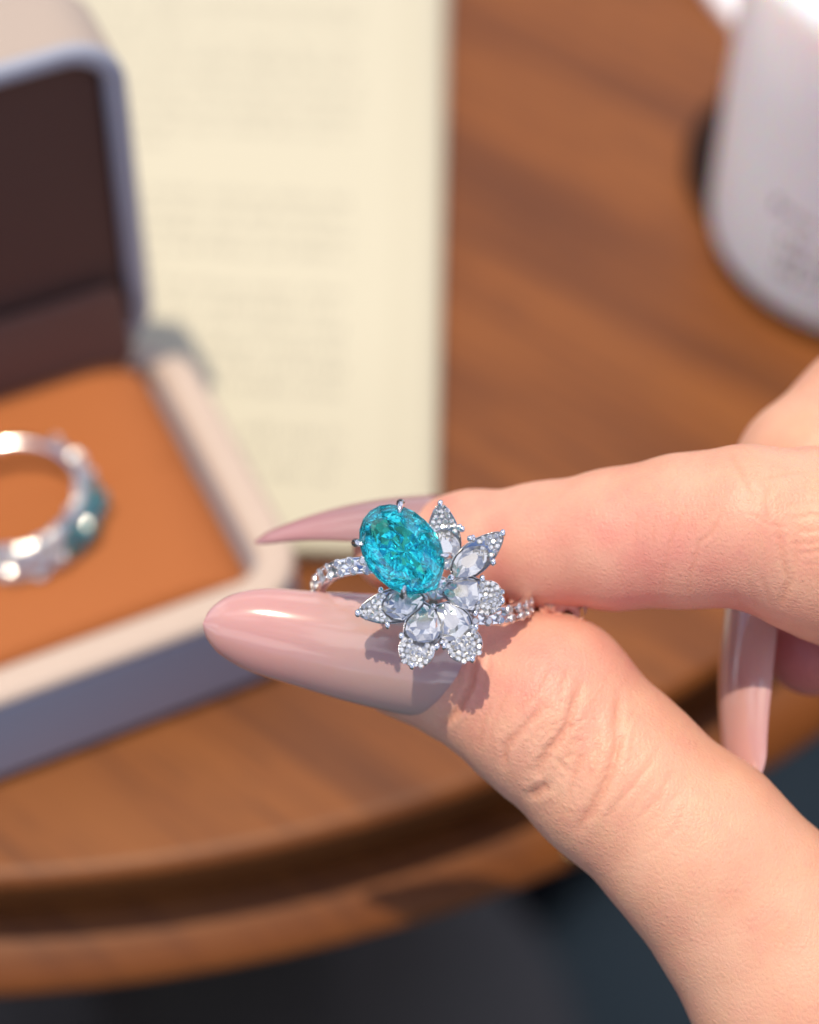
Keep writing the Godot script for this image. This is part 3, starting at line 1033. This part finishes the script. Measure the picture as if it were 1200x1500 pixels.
const CELL := 0.001
func mesh_hand(all: PackedInt32Array) -> void:
	var lo := Vector3(1, 1, 1)
	var hi := -lo
	for i in bA.size():
		for e in [bA[i], bA[i] + bD[i]]:
			var r := Vector3.ONE * maxf(bR0[i].x, maxf(bR1[i].x, bR0[i].y)) * 1.05
			lo = lo.min(e - r)
			hi = hi.max(e + r)
	lo -= Vector3.ONE * 0.003
	hi += Vector3.ONE * 0.003
	var BL := 5
	var nb := Vector3i(((hi - lo) / (CELL * BL)).ceil())
	var n := nb * BL + Vector3i.ONE
	var val := PackedFloat32Array()
	val.resize(n.x * n.y * n.z)
	val.fill(1.0)
	var sx := 1
	var sy := n.x
	var sz := n.x * n.y
	var lists := {}
	var blocks := []
	var half := CELL * BL * 0.5
	for bz in nb.z:
		for by in nb.y:
			for bx in nb.x:
				var c := lo + Vector3(bx, by, bz) * (CELL * BL) + Vector3.ONE * half
				# limbs that reach this block
				var near := PackedInt32Array()
				for i in all:
					var q := c - bA[i]
					var t := clampf(q.dot(bD[i]) * bI[i], 0.0, 1.0)
					var rr := maxf(bR0[i].x, maxf(bR1[i].x, maxf(bR0[i].y, bR1[i].y)))
					if (q - bD[i] * t).length() < rr + 0.012:
						near.append(i)
				if near.is_empty():
					continue
				var f := field(c, near)
				if f > half * 2.6:
					continue
				if f < -half * 2.6:
					for z in BL + 1:
						for y in BL + 1:
							for x in BL + 1:
								val[(bx * BL + x) + (by * BL + y) * sy + (bz * BL + z) * sz] = -1.0
					continue
				lists[Vector3i(bx, by, bz)] = near
				blocks.append(Vector3i(bx, by, bz))
	for b in blocks:
		var near: PackedInt32Array = lists[b]
		for z in BL + 1:
			for y in BL + 1:
				for x in BL + 1:
					var g := Vector3i(b) * BL + Vector3i(x, y, z)
					val[g.x + g.y * sy + g.z * sz] = field(lo + Vector3(g) * CELL, near)
	# surface nets
	var ids := {}
	var v := PackedVector3Array()
	var quads := []
	var corner := [0, 1, sy, sy + 1, sz, sz + 1, sz + sy, sz + sy + 1]
	var edges := [[0, 1], [2, 3], [4, 5], [6, 7], [0, 2], [1, 3], [4, 6], [5, 7], [0, 4], [1, 5], [2, 6], [3, 7]]
	var offs := [Vector3(0, 0, 0), Vector3(1, 0, 0), Vector3(0, 1, 0), Vector3(1, 1, 0), Vector3(0, 0, 1), Vector3(1, 0, 1), Vector3(0, 1, 1), Vector3(1, 1, 1)]
	for b in blocks:
		for z in BL:
			for y in BL:
				for x in BL:
					var base: int = (b.x * BL + x) + (b.y * BL + y) * sy + (b.z * BL + z) * sz
					var m := 0
					for k in 8:
						if val[base + corner[k]] < 0.0:
							m |= 1 << k
					if m == 0 or m == 255:
						continue
					var s := Vector3.ZERO
					var cnt := 0
					for e in edges:
						if ((m >> e[0]) & 1) != ((m >> e[1]) & 1):
							var f0: float = val[base + corner[e[0]]]
							var f1: float = val[base + corner[e[1]]]
							s += offs[e[0]].lerp(offs[e[1]], f0 / (f0 - f1))
							cnt += 1
					ids[base] = v.size()
					v.append(lo + (Vector3(b.x * BL + x, b.y * BL + y, b.z * BL + z) + s / cnt) * CELL)
	for base in ids:
		var f0: float = val[base]
		for ax in [[1, sy, sz], [sy, sz, 1], [sz, 1, sy]]:
			var f1: float = val[base + ax[0]]
			if (f0 < 0.0) == (f1 < 0.0):
				continue
			var i1: int = base - ax[1]
			var i2: int = base - ax[1] - ax[2]
			var i3: int = base - ax[2]
			if ids.has(i1) and ids.has(i2) and ids.has(i3):
				if f0 < 0.0:
					quads.append([ids[base], ids[i1], ids[i2], ids[i3]])
				else:
					quads.append([ids[base], ids[i3], ids[i2], ids[i1]])
	print("hand quads ", quads.size())
	# spots that carry fine wrinkles are divided once more
	var spots := [[P(835, 1085, 0), 0.0140], [P(930, 1140, 0), 0.010], [P(985, 790, -1), 0.0095], [P(1100, 780, -3), 0.011], [P(1180, 780, -4), 0.010]]
	var eyeward := -fw
	for level in 2:
		var mids := {}
		var out := []
		var cen := Vector3.ZERO
		for q in quads:
			cen = (v[q[0]] + v[q[2]]) * 0.5
			var go := false
			if level == 0:
				go = cen.x < 0.062 and cen.y > 0.02
			else:
				for s in spots:
					if cen.distance_squared_to(s[0]) < s[1] * s[1]:
						go = true
						break
			if not go:
				out.append(q)
				continue
			var mi := [0, 0, 0, 0]
			for k in 4:
				var a: int = q[k]
				var b: int = q[(k + 1) % 4]
				var key := mini(a, b) * 1000000 + maxi(a, b)
				if not mids.has(key):
					mids[key] = v.size()
					v.append((v[a] + v[b]) * 0.5)
				mi[k] = mids[key]
			var c := v.size()
			v.append((v[q[0]] + v[q[1]] + v[q[2]] + v[q[3]]) * 0.25)
			out.append([q[0], mi[0], c, mi[3]])
			out.append([mi[0], q[1], mi[1], c])
			out.append([c, mi[1], q[2], mi[2]])
			out.append([mi[3], c, mi[2], q[3]])
		quads = out
	print("hand verts ", v.size())
	# settle every vertex on the true surface, then press the creases in
	var col := PackedColorArray()
	col.resize(v.size())
	var blot := FastNoiseLite.new()
	blot.seed = 3
	blot.frequency = 260.0
	blot.fractal_octaves = 3
	var wob := FastNoiseLite.new()
	wob.seed = 8
	wob.frequency = 420.0
	wob.fractal_octaves = 2
	var skin := Color(0.67, 0.350, 0.220)
	var rosy := Color(0.66, 0.265, 0.205)
	var pale := Color(0.72, 0.42, 0.285)
	var tips := [[P(520, 830, 12), 0.012], [P(760, 850, 8), 0.010], [P(1010, 860, 4), 0.011], [P(1180, 950, 20), 0.009], [P(740, 970, 2), 0.008], [P(880, 868, 3), 0.007], [P(960, 872, 1), 0.007], [P(1040, 872, -1), 0.006], [P(700, 850, 8), 0.008]]
	var cbox := []
	var joint := P(850, 1090, 0)
	var thumb_dir := (P(1022, 1243, 6.5) - P(800, 1036, 8.8)).normalized()
	for c in creases:
		var bb := AABB(c[0][0], Vector3.ZERO)
		for p in c[0]:
			bb = bb.expand(p)
		cbox.append(bb.grow(0.0016))
	for i in v.size():
		var p := v[i]
		var bi := Vector3i(((p - lo) / (CELL * BL)).floor())
		var near: PackedInt32Array = lists.get(bi, all)
		var e := 0.00025
		var f := field(p, near)
		var g := Vector3(field(p + Vector3(e, 0, 0), near) - f, field(p + Vector3(0, e, 0), near) - f, field(p + Vector3(0, 0, e), near) - f) / e
		var gl := maxf(g.length(), 0.4)
		p -= g / (gl * gl) * f
		var nor := g / gl
		var h := 0.0
		if nor.dot(eyeward) > -0.35 and p.x < 0.06:
			for k in creases.size():
				var bb: AABB = cbox[k]
				if not bb.has_point(p):
					continue
				var c: Array = creases[k]
				var pts: PackedVector3Array = c[0]
				var wd: float = c[2]
				var dm := 1.0
				var along := 0.0
				for j in pts.size() - 1:
					var ab := pts[j + 1] - pts[j]
					var t := clampf((p - pts[j]).dot(ab) / ab.length_squared(), 0.0, 1.0)
					var dd := (p - pts[j] - ab * t).length()
					if dd < dm:
						dm = dd
						along = (j + t) / (pts.size() - 1)
				dm *= 1.0 + 0.3 * wob.get_noise_3dv(p * 3.0)
				var x := dm / wd
				if x < 4.0:
					var fade := minf(1.0, 0.25 + 5.0 * minf(along, 1.0 - along))
					h -= 0.85 * c[1] * fade * (exp(-x * x * 1.6) - 0.38 * exp(-(x - 1.7) * (x - 1.7) * 1.1))
			h += wob.get_noise_3dv(p) * 0.000015
			# fine skin lines across each finger, strongest over the thumb joint
			var on_thumb := p.distance_to(joint)
			var ax: Vector3 = thumb_dir if on_thumb < 0.022 and p.y < joint.y + 0.008 else Vector3.RIGHT
			var al := p.dot(ax)
			var ln := wob.get_noise_3dv((p - ax * al) * 0.9 + ax * (al * 4.6))
			var amp := 0.000016 + 0.00006 * exp(-on_thumb * on_thumb / 0.00006)
			h -= amp * maxf(0.0, 1.0 - absf(ln) * 6.0)
		v[i] = p + nor * h
		var red := 0.22 + 0.32 * blot.get_noise_3dv(p) + 0.26 * blot.get_noise_3dv(p * 5.0)
		for t in tips:
			var dd: float = p.distance_to(t[0]) / t[1]
			red += 0.5 * exp(-dd * dd)
		var cc := skin.lerp(rosy, clampf(red, 0.0, 1.0)).lerp(pale, clampf(0.3 + 0.5 * blot.get_noise_3dv(p * 0.5 + Vector3(0.3, 0, 0)), 0.0, 0.6))
		cc = cc.lerp(Color(0.54, 0.23, 0.14), clampf(-h * 2200.0, 0.0, 0.36))  # creases are redder skin, darkened further with shade put into the colour
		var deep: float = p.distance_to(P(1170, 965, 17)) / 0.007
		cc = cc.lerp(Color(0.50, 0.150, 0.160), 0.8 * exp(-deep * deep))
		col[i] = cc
	var base_at := P(1640, 1700, 22)
	for i in v.size():
		v[i] -= base_at
	var f := PackedInt32Array()
	for q in quads:
		if v[q[0]].distance_squared_to(v[q[2]]) < v[q[1]].distance_squared_to(v[q[3]]):
			f.append_array([q[0], q[1], q[2], q[0], q[2], q[3]])
		else:
			f.append_array([q[0], q[1], q[3], q[1], q[2], q[3]])
	var sm := mat(Color.WHITE, 0.46)
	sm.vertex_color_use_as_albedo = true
	sm.metallic_specular = 0.42
	sm.subsurf_scatter_enabled = true
	sm.subsurf_scatter_strength = 0.16
	var cell := noise_tex(0.05, 512, 2, FastNoiseLite.TYPE_CELLULAR, 6)
	cell.noise.cellular_return_type = FastNoiseLite.RETURN_DISTANCE2_SUB
	cell.noise.domain_warp_enabled = true
	cell.noise.domain_warp_amplitude = 14.0
	cell.noise.domain_warp_frequency = 0.03
	relief(sm, cell, 0.0078, Vector3(85, 85, 85))
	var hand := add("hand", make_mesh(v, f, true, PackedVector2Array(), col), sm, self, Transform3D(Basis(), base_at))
	tag(hand, "bare hand reaching in and pinching the flower ring between thumb and index finger", "hand")
	build_nails(hand)

# a nail plate: axis from cuticle to tip, outward normal, half widths along it, arch
func nail(base: Vector3, tip: Vector3, n: Vector3, widths: Array, arch: float, bow: float, thick: float, cuticle: float, round_from := 0.8, lift := 0.0) -> ArrayMesh:
	var ax := tip - base
	n = (n - ax * (n.dot(ax) / ax.length_squared())).normalized()
	var side := ax.cross(n).normalized()
	var ns := 60
	var nt := 28
	var v := PackedVector3Array()
	var f := PackedInt32Array()
	var col := PackedColorArray()
	for layer in 2:
		for i in ns + 1:
			var s := float(i) / ns
			s = s * s * (3.0 - 2.0 * s) * 0.5 + s * 0.5
			var k := s * (widths.size() - 1)
			var a := mini(int(k), widths.size() - 2)
			var u := k - a
			var w0: float = widths[maxi(a - 1, 0)]
			var w3: float = widths[mini(a + 2, widths.size() - 1)]
			var w: float = cubic_interpolate(widths[a], widths[a + 1], w0, w3, u)
			if s > round_from:
				w *= sqrt(maxf(1.0 - pow((s - round_from) / (1.0 - round_from), 2.0), 0.0))
			w = maxf(w, 0.00004)
			for j in nt + 1:
				var t := float(j) / nt * 2.0 - 1.0
				var rim := 1.0 - 0.0 * layer
				var ang := t * arch
				var r := w / sin(arch)
				var s2 := s
				if s < 0.25:
					s2 -= cuticle * (1.0 - t * t) * (1.0 - s * 4.0) * (1.0 - s * 4.0) - cuticle * 0.0
				var edge := maxf(absf(t), 0.0)
				var th := thick * sqrt(maxf(1.0 - pow(edge, 8.0), 0.0)) * clampf(minf(s, 1.0 - s) * 14.0, 0.05, 1.0)
				var p := base + ax * s2 + n * (bow * (1.0 - (2.0 * s - 0.9) * (2.0 * s - 0.9)) + lift * (1.0 - s))
				p += side * (r * sin(ang)) + n * (r * (cos(ang) - 1.0))
				var dirn := side * sin(ang) + n * cos(ang)
				col.append(Color(0.58, 0.32, 0.285).lerp(Color(0.66, 0.30, 0.275), smoothstep(0.25, 0.8, s)))
				v.append(p + dirn * (th * (0.5 if layer == 0 else -0.5)) * rim)
	var row := nt + 1
	var off := row * (ns + 1)
	for i in ns:
		for j in nt:
			var q := i * row + j
			f.append_array([q, q + 1, q + row + 1, q, q + row + 1, q + row])
			f.append_array([off + q, off + q + row + 1, off + q + 1, off + q, off + q + row, off + q + row + 1])
	for i in ns:
		for j in [0, nt]:
			var q: int = i * row + j
			if j == 0:
				f.append_array([q, q + row, off + q + row, q, off + q + row, off + q])
			else:
				f.append_array([q, off + q + row, q + row, q, off + q, off + q + row])
	for j in nt:
		var q := j
		f.append_array([q, off + q + 1, q + 1, q, off + q, off + q + 1])
		q = ns * row + j
		f.append_array([q, q + 1, off + q + 1, q, off + q + 1, off + q])
	return make_mesh(v, f, true, PackedVector2Array(), col)

func build_nails(hand: Node3D) -> void:
	var inv := hand.transform.affine_inverse()
	var polish := mat(Color.WHITE, 0.12)
	polish.vertex_color_use_as_albedo = true
	polish.clearcoat_enabled = true
	polish.clearcoat = 1.0
	polish.clearcoat_roughness = 0.03
	polish.subsurf_scatter_enabled = true
	polish.subsurf_scatter_strength = 0.3
	var clear := mat(lin(0.74, 0.80, 0.86), 0.12)
	clear.vertex_color_use_as_albedo = true
	clear.clearcoat_enabled = true
	clear.clearcoat = 1.0
	clear.clearcoat_roughness = 0.03
	clear.backlight_enabled = true
	clear.backlight = Color(0.55, 0.30, 0.30)
	var cb := Basis(Vector3.RIGHT, up, -fw)
	var w := []
	for x in [92, 92, 90, 87, 83, 78, 73, 69, 65, 62, 60]:
		w.append(R(x))
	add("thumb_nail", nail(inv * P(650, 981, 4.6), inv * P(297, 914, 4.0), cb * Vector3(-0.02, -0.16, 0.97), w, 1.2, 0.0011, 0.0007, 0.085, 0.72), polish, hand)
	w = []
	for x in [66, 68, 66, 61, 55, 48, 40, 32, 24, 17, 13]:
		w.append(R(x))
	add("index_nail", nail(inv * P(640, 740, 13.5), inv * P(372, 790, 17.5), cb * Vector3(-0.1, 0.80, 0.42), w, 1.0, 0.0012, 0.0006, 0.06, 0.86), clear, hand)
	w = []
	for x in [66, 68, 70, 70, 68, 66, 62, 58, 54, 50, 46]:
		w.append(R(x))
	add("middle_nail", nail(inv * P(1084, 862, 19.0), inv * P(1076, 1170, 11), cb * Vector3(-0.90, 0.0, 0.44), w, 1.0, 0.0010, 0.0006, 0.06), polish, hand)

func _ready() -> void:
	setup()
	stone_materials()
	build_table()
	build_shadow_sheet()
	build_page()
	build_bottle()
	build_box()
	build_hand()
	build_ring()
